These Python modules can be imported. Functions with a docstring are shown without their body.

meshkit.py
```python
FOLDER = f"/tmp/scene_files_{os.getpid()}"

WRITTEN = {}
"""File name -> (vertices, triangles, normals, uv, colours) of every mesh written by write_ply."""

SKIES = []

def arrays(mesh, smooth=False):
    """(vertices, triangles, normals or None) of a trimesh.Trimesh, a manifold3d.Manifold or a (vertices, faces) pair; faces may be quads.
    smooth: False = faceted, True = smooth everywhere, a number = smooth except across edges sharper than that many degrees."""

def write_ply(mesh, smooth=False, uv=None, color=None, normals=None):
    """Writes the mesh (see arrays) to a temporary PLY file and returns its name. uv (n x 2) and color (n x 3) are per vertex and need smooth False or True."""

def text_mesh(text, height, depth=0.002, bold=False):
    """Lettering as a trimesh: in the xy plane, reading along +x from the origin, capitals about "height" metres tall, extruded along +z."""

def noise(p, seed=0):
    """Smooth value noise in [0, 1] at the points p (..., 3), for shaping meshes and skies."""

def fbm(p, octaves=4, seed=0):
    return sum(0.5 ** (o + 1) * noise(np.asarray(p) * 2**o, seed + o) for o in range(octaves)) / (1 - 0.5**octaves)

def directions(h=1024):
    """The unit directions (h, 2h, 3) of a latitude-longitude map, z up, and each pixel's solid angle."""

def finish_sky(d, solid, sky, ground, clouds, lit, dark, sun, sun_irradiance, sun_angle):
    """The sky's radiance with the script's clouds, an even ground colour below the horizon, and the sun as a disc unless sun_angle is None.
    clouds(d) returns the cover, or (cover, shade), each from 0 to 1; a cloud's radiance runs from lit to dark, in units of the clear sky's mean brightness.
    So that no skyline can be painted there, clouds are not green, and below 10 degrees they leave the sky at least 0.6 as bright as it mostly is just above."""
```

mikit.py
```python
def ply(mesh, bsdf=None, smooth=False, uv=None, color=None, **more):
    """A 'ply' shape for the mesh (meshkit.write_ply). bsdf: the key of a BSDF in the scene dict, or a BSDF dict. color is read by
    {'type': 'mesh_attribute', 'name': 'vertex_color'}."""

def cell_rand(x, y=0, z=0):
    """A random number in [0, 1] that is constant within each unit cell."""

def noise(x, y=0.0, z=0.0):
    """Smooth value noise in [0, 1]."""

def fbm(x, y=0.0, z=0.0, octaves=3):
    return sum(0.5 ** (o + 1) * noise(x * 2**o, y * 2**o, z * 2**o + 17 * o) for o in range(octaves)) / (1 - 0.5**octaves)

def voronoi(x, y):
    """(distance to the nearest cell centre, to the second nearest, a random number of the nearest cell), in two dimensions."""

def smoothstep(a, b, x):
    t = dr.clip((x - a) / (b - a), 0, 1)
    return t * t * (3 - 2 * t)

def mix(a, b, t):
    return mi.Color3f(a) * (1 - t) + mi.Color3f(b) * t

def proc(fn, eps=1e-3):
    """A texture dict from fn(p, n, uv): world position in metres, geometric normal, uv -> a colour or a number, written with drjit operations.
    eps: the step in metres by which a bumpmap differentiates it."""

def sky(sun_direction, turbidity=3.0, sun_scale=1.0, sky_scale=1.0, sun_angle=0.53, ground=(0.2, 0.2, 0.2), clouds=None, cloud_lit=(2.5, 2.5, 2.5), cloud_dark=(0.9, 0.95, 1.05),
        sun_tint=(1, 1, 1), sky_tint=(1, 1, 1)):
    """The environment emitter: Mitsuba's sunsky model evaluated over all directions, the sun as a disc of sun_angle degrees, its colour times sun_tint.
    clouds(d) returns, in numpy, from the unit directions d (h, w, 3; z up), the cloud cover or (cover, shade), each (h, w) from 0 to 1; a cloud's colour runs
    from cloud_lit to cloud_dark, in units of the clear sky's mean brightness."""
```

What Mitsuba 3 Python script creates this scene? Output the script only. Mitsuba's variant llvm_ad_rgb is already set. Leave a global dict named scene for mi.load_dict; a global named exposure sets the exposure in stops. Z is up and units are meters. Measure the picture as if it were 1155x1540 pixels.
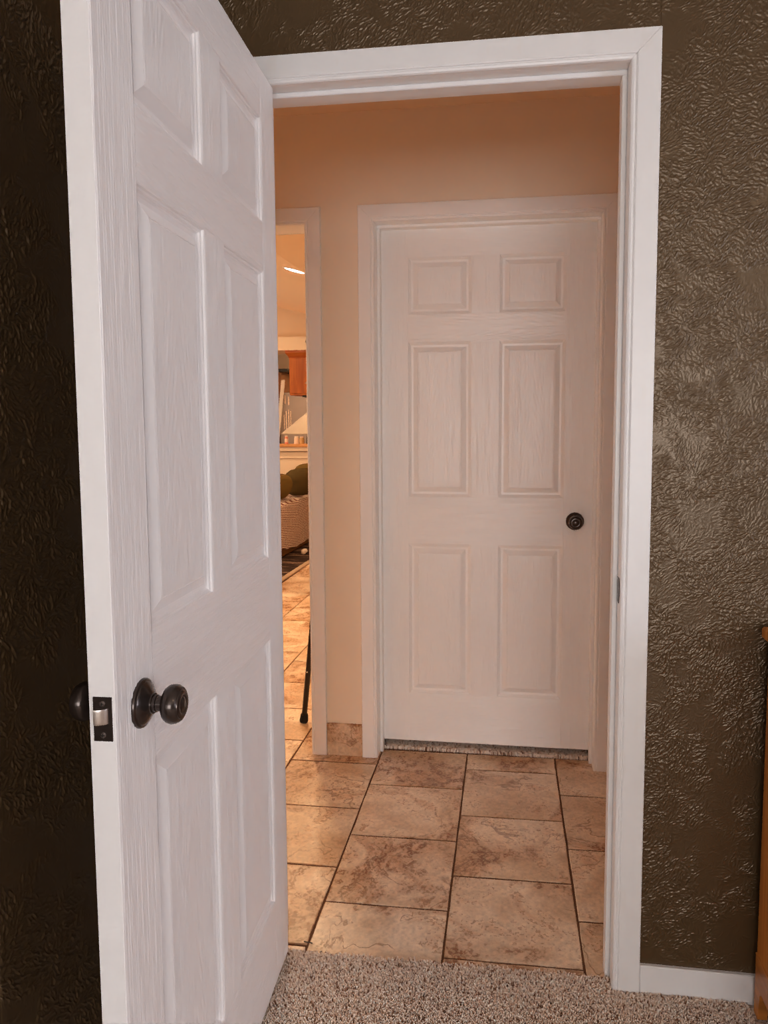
import math, random
import numpy as np, trimesh, drjit as dr, mitsuba as mi, mikit
from mikit import noise, fbm, smoothstep, mix, cell_rand
from meshkit import noise as nnoise, fbm as nfbm
T = mi.ScalarTransform4f
rng = np.random.default_rng(7)
scene, labels = {}, {}

# ------------------------------------------------------------------ camera
CAM = np.array([-.224, -1.6766, 1.2852])
YAW, PITCH, ROLL = np.radians([8.1954, -4.9361, -.1988])
FOC, PPX, PPY = 1129.2934, 38.56, -32.06
fwd = np.array([-np.sin(YAW) * np.cos(PITCH), np.cos(YAW) * np.cos(PITCH), np.sin(PITCH)])
right = np.array([np.cos(YAW), np.sin(YAW), 0.0])
upv = np.cross(right, fwd)
upv = -right * np.sin(ROLL) + upv * np.cos(ROLL)
scene['camera'] = {'type': 'perspective', 'fov_axis': 'x', 'fov': math.degrees(2 * math.atan(577.5 / FOC)),
                   'principal_point_offset_x': -PPX / 1155, 'principal_point_offset_y': -PPY / 1540, 'near_clip': .02,
                   'to_world': T().look_at(origin=CAM.tolist(), target=(CAM + fwd).tolist(), up=upv.tolist())}
# ------------------------------------------------------------------ light and exposure
exposure = -0.38
WINDOW_BACK = (10.4, 10.3, 10.3)      # daylight through the bedroom's windows
WINDOW_SIDE = (8.0, 8.6, 10.2)
LAMP_WARM = (640., 415., 228.)       # recessed lamps of the living room and the added kitchen one
BULB = (45., 30., 17.)
WINDOW_LIVING_ADDED = (9., 6.6, 4.4)  # radiance of the window added to fill the living room
ROOM_LAMP = (13.5, 10.6, 7.4)       # ceiling lamp of the bedroom

# ------------------------------------------------------------------ materials
def rgb(*c): return {'type': 'rgb', 'value': list(c)}
def bsdf(key, d):
    scene[key] = {'type': 'twosided', 'b': d} if d['type'] not in ('twosided',) else d
    scene[key]['id'] = key
    scene[key].pop('id')
    return key
def princ(col, rough=.5, spec=.5, metallic=0., **k):
    return {'type': 'principled', 'base_color': rgb(*col) if isinstance(col, tuple) else col, 'roughness': rough, 'specular': spec, 'metallic': metallic, **k}
def bump(fn, scale, inner, eps=1e-3):
    return {'type': 'bumpmap', 'arbitrary': mikit.proc(fn, eps), 'scale': scale, 'bsdf': inner}

def peel(p, n, uv):
    u, v = p.x + p.y * .7, p.z
    return noise(u * 130, v * 130) * .7 + .5 * smoothstep(.35, .7, noise(u * 60, v * 60, 7.)) + .2 * noise(u * 330, v * 330)

def tile_colour(p, n, uv):
    u, v = uv.x, uv.y
    warp = noise(u * 7, v * 7) * .25
    big = fbm(u * 4.5 + warp * 3, v * 4.5 + warp * 2, 1., octaves=3)
    mid = fbm(u * 15 + warp * 12, v * 15 - warp * 10, 2., octaves=5)
    fine = fbm(u * 120, v * 105, 3., octaves=3)
    c = mix((.60, .425, .275), (.88, .73, .565), smoothstep(.30, .68, big * .6 + mid * .4))
    c = mix(c, (.50, .275, .13), smoothstep(.50, .78, mid) * .55)
    # rust-brown corroded zones, broken up by pits
    zone = smoothstep(.46, .66, fbm(u * 5 + 31 + warp * 5, v * 5 + 11, 6., octaves=4))
    pits = smoothstep(.44, .62, fbm(u * 48 + warp * 20, v * 40, 8., octaves=4))
    c = mix(c, (.42, .21, .09), zone * .45)
    c = mix(c, (.27, .115, .045), zone * pits * (.35 + .65 * smoothstep(.38, .60, fbm(u * 170, v * 150, 14., octaves=2))))
    speck = smoothstep(.60, .72, fbm(u * 150, v * 150, 10., octaves=2)) * smoothstep(.42, .6, mid)
    c = mix(c, (.34, .17, .075), speck * .55)
    # thin cracks
    ridge = dr.abs(fbm(u * 8 + 3 + warp * 6, v * 8 + 7, 5., octaves=5) - .5)
    c = mix(c, (.27, .13, .06), (1 - smoothstep(.0, .020, ridge)) * smoothstep(.52, .66, noise(u * 6, v * 6, 12.)) * .65)
    return c * (.80 + .40 * fine)

def tile_relief(p, n, uv):
    u, v = uv.x, uv.y
    return fbm(u * 26, v * 26, 4., octaves=4) + .35 * noise(u * 160, v * 160)

def wood_colour(a, b, along, across):
    def fn(p, n, uv):
        u, v = uv.x, uv.y
        w = fbm(u * across, v * along, 1., octaves=4)
        t = noise(u * across * 5, v * along * 1.5, 4.)
        return mix(a, b, smoothstep(.25, .75, w)) * (.88 + .22 * t)
    return fn

def stripes(p, n, uv):
    f = uv.y / .0175
    f = f - dr.floor(f)
    s = smoothstep(.52, .62, f) * (1 - smoothstep(.88, .98, f))
    return mix((.66, .56, .50), (.20, .08, .06), s)

def rug_colour(p, n, uv):
    w = fbm(p.x * 5, p.y * 22, 2., octaves=4)
    return mix((.045, .03, .026), (.22, .15, .12), smoothstep(.42, .75, w))

def carpet_far(p, n, uv):
    w = noise(p.x * 260, p.y * 260)
    return mix((.32, .22, .16), (.74, .62, .53), smoothstep(.2, .7, w))

def paint_marks(p, n, uv):
    """White trim paint with rubbed, slightly yellowed scuffs."""
    s = smoothstep(.70, .80, fbm(p.x * 30 + p.y * 13, p.z * 14, 3., octaves=3))
    return mix((.745, .738, .735), (.70, .64, .57), s * .15)

bsdf('m_wall_dark', princ((.058, .0350, .0155), .31, .60, spec_tint=.42))
bsdf('m_wall_tan', bump(peel, .00055, princ((.83, .70, .555), .42, .45), 1e-3))
bsdf('m_wall_pale', princ((.80, .67, .53), .6, .3))
bsdf('m_ceiling', princ((.86, .80, .72), .9, .2))
bsdf('m_ceiling_tan', princ((.76, .60, .45), .9, .2))
bsdf('m_trim', princ(mikit.proc(paint_marks), .34, .5))  # base toned down because the near casing catches more window light
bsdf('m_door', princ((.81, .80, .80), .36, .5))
bsdf('m_trim_hall_lifted', princ((.88, .865, .85), .34, .5))  # same white trim, base colour raised to make up for the dimmer hall
bsdf('m_door_hall_lifted', princ((.88, .865, .85), .36, .5))  # door white lifted in the colour, as less light reaches the far door
bsdf('m_door_edge', princ(mikit.proc(paint_marks), .5, .4))
bsdf('m_tile', bump(tile_relief, .0012, princ(mikit.proc(tile_colour), .30, .5), 1e-3))
bsdf('m_grout', princ((.13, .062, .032), .9, .2))
bsdf('m_carpet', {'type': 'diffuse', 'reflectance': {'type': 'mesh_attribute', 'name': 'vertex_color'}})
bsdf('m_carpet_far', {'type': 'diffuse', 'reflectance': mikit.proc(carpet_far)})
bsdf('m_bronze', princ((.048, .034, .029), .20, .7, .75, clearcoat=.5, clearcoat_gloss=.9))
bsdf('m_steel', princ((.55, .50, .46), .3, .5, 1.))
bsdf('m_screw', princ((.16, .13, .12), .35, .5, .9))
bsdf('m_cherry', princ(mikit.proc(wood_colour((.32, .070, .012), (.44, .125, .022), 2.5, 22.)), .4, .5))
bsdf('m_oak', princ(mikit.proc(wood_colour((.40, .135, .022), (.52, .19, .035), 2.5, 30.)), .38, .5))
bsdf('m_counter', princ((.62, .30, .12), .3, .5))
bsdf('m_pantry', princ((.24, .11, .05), .5, .4))
bsdf('m_black', princ((.012, .011, .010), .35, .5))
bsdf('m_rubber', princ((.010, .0095, .009), .8, .3))
bsdf('m_cane', princ((.020, .014, .010), .32, .5, .3))
bsdf('m_grey', princ((.34, .29, .28), .35, .5))
bsdf('m_white', princ((.78, .72, .66), .6, .3))
bsdf('m_throw', {'type': 'diffuse', 'reflectance': mikit.proc(stripes)})
bsdf('m_sofa', princ((.13, .060, .02), .8, .2))
bsdf('m_olive', princ((.135, .085, .022), .9, .2, sheen=.3))
bsdf('m_olive_dark', princ((.075, .05, .016), .9, .2, sheen=.4))
bsdf('m_rug', {'type': 'diffuse', 'reflectance': mikit.proc(rug_colour)})
bsdf('m_rug_border', {'type': 'diffuse', 'reflectance': rgb(.50, .38, .28)})
bsdf('m_shade', {'type': 'diffuse', 'reflectance': rgb(.40, .35, .30)})
bsdf('m_jar_pink', princ((.70, .24, .17), .3, .5))
bsdf('m_jar_label', princ((.80, .66, .56), .5, .4))
bsdf('m_amber', princ((.50, .30, .12), .3, .5))
scene['m_glass'] = {'type': 'dielectric', 'int_ior': 1.5}

# ------------------------------------------------------------------ helpers
def put(key, mesh, m, smooth=False, uv=None, color=None, M=None, **k):
    if M is not None:
        mesh = mesh.copy(); mesh.apply_transform(M)
    scene[key] = mikit.ply(mesh, m, smooth=smooth, uv=uv, color=color, **k)
    return key
def child(parent, name, mesh, m, **k):
    key = f'{parent}__{name}'
    if key in scene:
        i = 1
        while f'{key}_{i:03d}' in scene: i += 1
        key = f'{key}_{i:03d}'
    return put(key, mesh, m, **k)
def tag(key, label=None, cat=None, group=None, kind=None):
    d = labels.setdefault(key, {})
    for a, b in (('label', label), ('category', cat), ('group', group), ('kind', kind)):
        if b: d[a] = b
    return key
def box(x0, x1, y0, y1, z0, z1, ch=0.0):
    if ch <= 0:
        b = trimesh.creation.box((x1 - x0, y1 - y0, z1 - z0)); b.apply_translation(((x0 + x1) / 2, (y0 + y1) / 2, (z0 + z1) / 2)); return b
    pts = []
    for sx in (0, 1):
        for sy in (0, 1):
            for sz in (0, 1):
                c = np.array([(x0, x1)[sx], (y0, y1)[sy], (z0, z1)[sz]]); d = np.array([1 - 2 * sx, 1 - 2 * sy, 1 - 2 * sz]) * ch
                for k in range(3):
                    e = d.copy(); e[k] = 0; pts.append(c + e)
    return trimesh.convex.convex_hull(np.array(pts))
def lathe(prof, n=48):
    m = trimesh.creation.revolve(np.array(prof, float), sections=n); return m
def loft(rings, closed=True, cap=True):
    """Mesh from equal-length rings of points."""
    R = np.array(rings); k, n = R.shape[:2]; v = R.reshape(-1, 3); f = []
    for i in range(k - 1):
        for j in range(n if closed else n - 1):
            a, b = i * n + j, i * n + (j + 1) % n
            f += [[a, b, b + n], [a, b + n, a + n]]
    if cap and closed:
        for i0, flip in ((0, True), ((k - 1) * n, False)):
            for j in range(1, n - 1):
                t = [i0, i0 + j, i0 + j + 1]; f.append(t[::-1] if flip else t)
    m = trimesh.Trimesh(v, np.array(f), process=False); return m
def cat(*ms): return trimesh.util.concatenate(list(ms))
def tube(p, r, n=12):
    p = np.array(p, float); r = np.broadcast_to(r, len(p)); rings = []
    for i in range(len(p)):
        d = p[min(i + 1, len(p) - 1)] - p[max(i - 1, 0)]; d /= np.linalg.norm(d)
        a = np.cross(d, [0, 0, 1] if abs(d[2]) < .9 else [1, 0, 0]); a /= np.linalg.norm(a); b = np.cross(d, a)
        t = np.arange(n) / n * 2 * np.pi
        rings.append(p[i] + r[i] * (np.cos(t)[:, None] * a + np.sin(t)[:, None] * b))
    m = loft(rings); m.fix_normals(); return m
def frame(o, x, y, z):
    M = np.eye(4); M[:3, 0], M[:3, 1], M[:3, 2], M[:3, 3] = x, y, z, o; return M

H = 2.035                 # height of the jambs
YF, YB = 1.12, 1.233      # the far wall of the hall: its two faces
ZT = -.006                # top of the tiles; the carpet's top is 0
HC = 2.43
# ------------------------------------------------------------------ walls of the bedroom
def wall_with_hole(x0, x1, z0, z1, holes, y0, y1):
    """A wall along x with door holes that reach the floor, as one mesh of plain faces."""
    from shapely.geometry import box as sb
    from shapely.ops import unary_union
    s = sb(x0, z0, x1, z1).difference(unary_union([sb(a, z0 - 1, b, c) for a, b, c in holes]))
    m = trimesh.util.concatenate([trimesh.creation.extrude_polygon(g, y1 - y0, engine='earcut') for g in getattr(s, 'geoms', [s])])
    m.apply_transform(frame((0, y1, 0), (1, 0, 0), (0, 0, 1), (0, -1, 0)))
    return m
XL, XR = -.8037, 0.0      # jamb faces of the near doorway
from scipy.spatial import cKDTree
class Relief:
    """Stomp-brush plaster: short ridges fanning out from brush marks, cut flat on top. Heights in metres over plane coordinates."""
    def __init__(self, u0, u1, v0, v1, seed, k=1., amp=1.):
        r = np.random.default_rng(seed); self.layers = []; self.amp = amp
        n = int((u1 - u0 + .4) * (v1 - v0 + .4) / .0085) + 8
        c = np.c_[r.uniform(u0 - .2, u1 + .2, n), r.uniform(v0 - .2, v1 + .2, n)]; tree = cKDTree(c)
        for cell, length, width, gain in ((.0058 * k, .0062 * k, .00122 * k, 1.0), (.0042 * k, .0032 * k, .00105 * k, .70)):
            nu, nv = int((u1 - u0 + .2) / cell) + 4, int((v1 - v0 + .2) / cell) + 4
            I, J = np.meshgrid(np.arange(nu), np.arange(nv), indexing='ij')
            P = np.stack([(I + r.random(I.shape)) * cell + u0 - .1, (J + r.random(I.shape)) * cell + v0 - .1], -1)
            _, kk = tree.query(P.reshape(-1, 2)); d = (P.reshape(-1, 2) - c[kk]).reshape(P.shape)
            th = np.arctan2(d[..., 1], d[..., 0]) + r.normal(0, .35, I.shape) + 2.2 * (nnoise(np.dstack([P * 22., np.full(I.shape, seed)])) - .5)
            amp = r.random(I.shape) ** .8
            Q = np.stack([P[..., 0] * .83 - P[..., 1] * .56, P[..., 0] * .56 + P[..., 1] * .83], -1) + .012 * np.sin(P[..., ::-1] * 60)
            q = nnoise(np.dstack([Q * 11., np.full(I.shape, seed + 5.)])) * .6 + nnoise(np.dstack([Q * 30., np.full(I.shape, seed + 9.)])) * .4
            amp = amp * np.clip((q - .37 + .12 * np.clip((P[..., 1] - .35) / .8, 0, 1)) / .24, .20, 1)
            self.layers.append((cell, length, width, gain, P, np.cos(th), np.sin(th), amp, r.normal(0, 26., I.shape), u0 - .1, v0 - .1))
    def __call__(self, U, V):
        H_ = np.zeros(U.shape)
        for cell, length, width, gain, P, C, S, A, B, a, b in self.layers:
            I, J = ((U - a) / cell).astype(int), ((V - b) / cell).astype(int)
            for di in range(-2, 3):
                for dj in range(-2, 3):
                    i, j = np.clip(I + di, 0, P.shape[0] - 1), np.clip(J + dj, 0, P.shape[1] - 1)
                    dx, dy = U - P[i, j, 0], V - P[i, j, 1]; c, s = C[i, j], S[i, j]
                    l = dx * c + dy * s; w = -dx * s + dy * c + B[i, j] * l * l
                    H_ = np.maximum(H_, A[i, j] * gain * np.exp(-(l / length) ** 2 - (w / width) ** 2))
        return np.minimum(H_, .72) * .0028 * self.amp
def relief_panel(rel, u0, u1, v0, v1, pitch, M, pitch_v=None):
    """A fine grid of plaster; local x, y in the wall, z out of it. Its rim goes back into the wall."""
    u, v = np.linspace(u0, u1, int((u1 - u0) / pitch) + 2), np.linspace(v0, v1, int((v1 - v0) / (pitch_v or pitch)) + 2)
    U, V = np.meshgrid(u, v, indexing='ij'); Z = rel(U, V) + .0004
    Z[0] = Z[-1] = -.0005; Z[:, 0] = Z[:, -1] = -.0005
    n, m_ = U.shape; k = np.arange(n * m_).reshape(n, m_)
    a, b, c, d = k[:-1, :-1].ravel(), k[1:, :-1].ravel(), k[1:, 1:].ravel(), k[:-1, 1:].ravel()
    t = trimesh.Trimesh(np.c_[U.ravel(), V.ravel(), Z.ravel()], np.vstack([np.c_[a, b, c], np.c_[a, c, d]]), process=False)
    t.apply_transform(M); return t
RF, RL = Relief(-1.0, .46, 0, HC, 3), Relief(.30, .95, 0, HC, 8, 1.35, 1.8)
MF = frame((0, 0, 0), (1, 0, 0), (0, 0, 1), (0, -1, 0))
ML0 = frame((-1.0, 0, 0), (0, -1, 0), (0, 0, 1), (1, 0, 0))
child('wall_front', 'plaster', relief_panel(RF, .0585, .42, .0, 2.43, .0016, MF), 'm_wall_dark', smooth=True)
child('wall_front', 'plaster', relief_panel(RF, -.99, .0585, H + .058, 2.43, .0019, MF), 'm_wall_dark', smooth=True)
child('wall_left', 'plaster', relief_panel(RL, .38, .70, .0, 2.43, .0011, ML0, .0019), 'm_wall_dark', smooth=True)
put('wall_front', wall_with_hole(-1.0, 3.2, -.03, HC, [(XL - .018, XR + .018, H + .018)], 0, .02), 'm_wall_dark')
put('wall_hall', wall_with_hole(-2.0, 1.0, -.03, HC, [(XL - .018, XR + .018, H + .018)], .0885, .1085), 'm_wall_tan')
put('wall_left', box(-1.1, -1.0, -5.5, .02, -.03, HC), 'm_wall_dark')
put('wall_right', box(3.2, 3.3, -5.5, .02, -.03, HC), 'm_wall_dark')
put('wall_back', box(-1.1, 3.3, -5.6, -5.5, -.03, HC), 'm_wall_dark')
put('ceiling', box(-1.1, 3.3, -5.6, .05, HC, HC + .1), 'm_ceiling')
put('ceiling_001', box(-2.1, 1.1, .05, 1.20, HC, HC + .1), 'm_ceiling_tan')
for k, (x, what) in enumerate(((-2.1, 'left'), (1.0, 'right'))):
    put(f'wall_hall_{what}', box(x, x + .1, .05, 1.2, -.03, HC), 'm_wall_tan')
XD0, XD1 = -.7546, .0659  # far closed door: its jamb faces
XO0, XO1 = -1.835, -1.0186  # open doorway to the living room
put('wall_far', wall_with_hole(-2.0, 1.0, -.03, HC, [(XD0 - .018, XD1 + .018, H + ZT + .022), (XO0 - .018, XO1 + .018, H + ZT + .022)], YF, YB), 'm_wall_tan')
# bedroom windows (behind the camera, they light the room), plus an added living-room one
def window(key, o, ax, w, h, em, nrm):
    ax, nrm = np.array(ax, float), np.array(nrm, float)
    M = frame(o, ax, nrm, (0, 0, 1))
    fr = cat(box(-w / 2 - .07, -w / 2, 0, .03, -.07, h + .07), box(w / 2, w / 2 + .07, 0, .03, -.07, h + .07), box(-w / 2, w / 2, 0, .03, h, h + .07), box(-w / 2, w / 2, 0, .03, -.07, 0), box(-w / 2, w / 2, 0, .022, h / 2 - .02, h / 2 + .02))
    child(key, 'frame', fr, 'm_trim', M=M)
    for k, (a, b) in enumerate(((0, h / 2 - .02), (h / 2 + .02, h))):
        q = trimesh.Trimesh(np.array([[-w / 2, .012, a], [w / 2, .012, a], [w / 2, .012, b], [-w / 2, .012, b]]), [[0, 2, 1], [0, 3, 2]])
        q.apply_transform(M)
        if q.face_normals[0] @ nrm < 0: q.invert()
        child(key, 'pane', q, 'm_white', emitter={'type': 'area', 'radiance': rgb(*em)})
    tag(key, 'unseen bright window with a white frame', kind='structure')
window('window_1', (.26, -5.5, .50), (1, 0, 0), 2.3, 1.5, WINDOW_BACK, (0, 1, 0))
window('window_3', (-6.0, 4.0, .7), (0, 1, 0), 2.6, 1.4, WINDOW_LIVING_ADDED, (1, 0, 0))  # unseen window, added for ambient light in the living room
window('window_2', (3.2, -2.2, .75), (0, 1, 0), 1.5, 1.2, WINDOW_SIDE, (-1, 0, 0))

# ceiling lamp of the bedroom (behind the camera)
ML_ = frame((.9, -2.1, HC), (1, 0, 0), (0, -1, 0), (0, 0, -1))
child('ceiling_lamp', 'base', lathe([(0, 0), (.15, 0), (.155, .02), (.14, .035), (0, .035)], 40), 'm_white', smooth=40, M=ML_)
child('ceiling_lamp', 'bowl', lathe([(.14, .036), (.15, .05), (.13, .085), (.08, .11), (0, .12)], 40), 'm_white', smooth=True, M=ML_, emitter={'type': 'area', 'radiance': rgb(*ROOM_LAMP)})
tag('ceiling_lamp', 'warm glowing bowl lamp on the bedroom ceiling', 'ceiling lamp')

# ------------------------------------------------------------------ casings (mitred) and jambs
CW, CT = .0605, .0155
PROF = np.array([[0, 0], [0, .0095], [.0022, .0128], [.0062, .0142], [.0088, .0135], [.0095, .0118], [.0112, .0118], [.0122, .0142], [.015, CT], [CW - .0015, CT], [CW, CT - .0015], [CW, 0]])
def casing(key, x0, x1, ztop, z0, y, sgn, m='m_trim'):
    """Casing round an opening; the board stands sgn * thickness off the plane y. Legs and head are boards of their own, mitred."""
    def legs(xj, d):
        a = [[xj + d * w, y + sgn * t, z0] for w, t in PROF]; b = [[xj + d * w, y + sgn * t, ztop + w - .0003] for w, t in PROF]
        m_ = loft([a, b]); m_.fix_normals(); return m_
    child(key, 'leg', legs(x1, 1), m); child(key, 'leg', legs(x0, -1), m)
    a = [[x0 - w + .0003, y + sgn * t, ztop + w] for w, t in PROF]; b = [[x1 + w - .0003, y + sgn * t, ztop + w] for w, t in PROF]
    m_ = loft([a, b]); m_.fix_normals(); child(key, 'head', m_, m)
def jamb(key, x0, x1, ztop, z0, y0, y1, stop=None):
    m_t = 'm_trim' if key == 'trim_1' else 'm_trim_hall_lifted'
    child(key, 'jamb', box(x1, x1 + .018, y0, y1, z0, ztop + .018, .001), m_t)
    child(key, 'jamb', box(x0 - .018, x0, y0, y1, z0, ztop + .018, .001), m_t)
    child(key, 'head_jamb', box(x0, x1, y0, y1, ztop, ztop + .018, .001), m_t)
    if stop:
        a, b = stop; s = .0115
        child(key, 'stop', box(x1 - s, x1 - .0002, a, b, z0, ztop - s, .0018), m_t)
        child(key, 'stop', box(x0 + .0002, x0 + s, a, b, z0, ztop - s, .0018), m_t)
        child(key, 'head_stop', box(x0 + .0002, x1 - .0002, a, b, ztop - s, ztop - .0002, .0018), m_t)
casing('trim_1', XL, XR, H, -.004, 0, -1)
jamb('trim_1', XL, XR, H, -.012, .0, .1093, stop=(.030, .068))
tag('trim_1', 'white door casing and jamb round the open doorway', kind='structure')
casing('trim_2', XD0, XD1, H + ZT + .004, ZT, YF, -1, 'm_trim_hall_lifted')
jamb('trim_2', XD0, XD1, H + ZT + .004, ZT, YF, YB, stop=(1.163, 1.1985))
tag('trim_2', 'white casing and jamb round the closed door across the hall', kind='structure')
casing('trim_3', XO0, XO1, H + ZT + .004, ZT, YF, -1, 'm_trim_hall_lifted')
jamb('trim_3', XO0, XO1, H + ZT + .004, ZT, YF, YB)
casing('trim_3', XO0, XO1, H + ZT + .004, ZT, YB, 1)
tag('trim_3', 'white casing of the opening to the living room', kind='structure')
# strike plate let into the right jamb, its curved lip round the arris
pts = []
zz = np.linspace(.893, .949, 13)
o_ = [[[-.0008, .004, z], [-.0008, .028, z], [.0006, .028, z], [.0006, .004, z]] for z in zz]
strike = loft(o_); strike.fix_normals()
lip = []
for z in np.linspace(.893, .949, 17):
    t = math.sqrt(max(0, 1 - ((z - .921) / .0283) ** 2)) * .0085 + .0008
    lip.append([[-.0016, .0045, z], [-.0016 , .0045 - t * .9, z], [.0002, .0045 - t - .001, z], [.0004, .0045, z]])
lp = loft(lip); lp.fix_normals()
child('trim_1', 'strike_plate', cat(strike, lp), 'm_bronze')
labels['trim_1__strike_plate'] = {'label': 'dark bronze strike plate let into the white jamb'}

# ------------------------------------------------------------------ six-panel doors
# each of the two faces is modelled; local axes: s across the leaf, q through it, z up
def rect(a, b, c, d, q): return [[a, q, c], [b, q, c], [b, q, d], [a, q, d]]
PSTEP = [(0, 0), (.0022, .0014), (.0034, .0044), (.0065, .0056), (.0082, .0086), (.0115, .0104), (.0185, .0108), (.0368, .0016), (.0380, .0026), (.0395, .0020)]
def panel_mesh(a, b, c, d, th):
    out = []
    for face, sg in ((th, -1), (0, 1)):
        rings = [rect(a + o, b - o, c + o, d - o, face + sg * dep) for o, dep in PSTEP]
        v, f = [], []
        for i in range(len(rings) - 1):
            for j in range(4):
                k = len(v); v += [rings[i][j], rings[i][(j + 1) % 4], rings[i + 1][(j + 1) % 4], rings[i + 1][j]]; f += [[k, k + 1, k + 2], [k, k + 2, k + 3]]
        k = len(v); v += rings[-1]; f += [[k, k + 1, k + 2], [k, k + 2, k + 3]]
        m = trimesh.Trimesh(np.array(v), np.array(f), process=False)
        if (m.face_normals[-1][1] > 0) != (sg < 0): m.invert()
        out.append(m)
    return cat(*out)
def door_leaf(key, w, h, th, M, cols, rows, mirror=False):
    """cols: the two panel columns as (s0, s1); rows: three panel rows as (z0, z1); z from the leaf's foot."""
    def piece(name, m, u, v, du):
        vv = np.array(m.vertices); uv = np.stack([vv[:, u] + du, vv[:, v]], 1)
        mm = m.copy(); mm.apply_transform(M)
        if np.linalg.det(M[:3, :3]) < 0: mm.invert()
        child(key, name, mm, 'm_door' if key == 'door_1' else 'm_door_hall_lifted', uv=uv)
    (a0, a1), (b0, b1) = cols
    g = .0
    piece('stile', box(0, a0, 0, th, 0, h), 0, 2, 10.)
    piece('stile', box(b1, w, 0, th, 0, h, .0009), 0, 2, 10.37)
    zs = [0] + [z for r in rows for z in r] + [h]
    for k in range(4): piece('rail', box(a0, b1, 0, th, zs[2 * k], zs[2 * k + 1]), 2, 0, 11. + k)
    for k in range(3): piece('mullion', box(a1, b0, 0, th, rows[k][0], rows[k][1]), 0, 2, 16. + k)
    for (c0, c1) in cols:
        for (r0, r1) in rows:
            m = panel_mesh(c0, c1, r0, r1, th)
            vv = np.array(m.vertices); uv = np.stack([vv[:, 0] - (c0 + c1) / 2, vv[:, 2] * (1.0 if r1 < 1.2 else .9) + c0], 1)
            mm = m.copy(); mm.apply_transform(M)
            if np.linalg.det(M[:3, :3]) < 0: mm.invert()
            child(key, 'panel', mm, 'm_door' if key == 'door_1' else 'm_door_hall_lifted', uv=uv)
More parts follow.
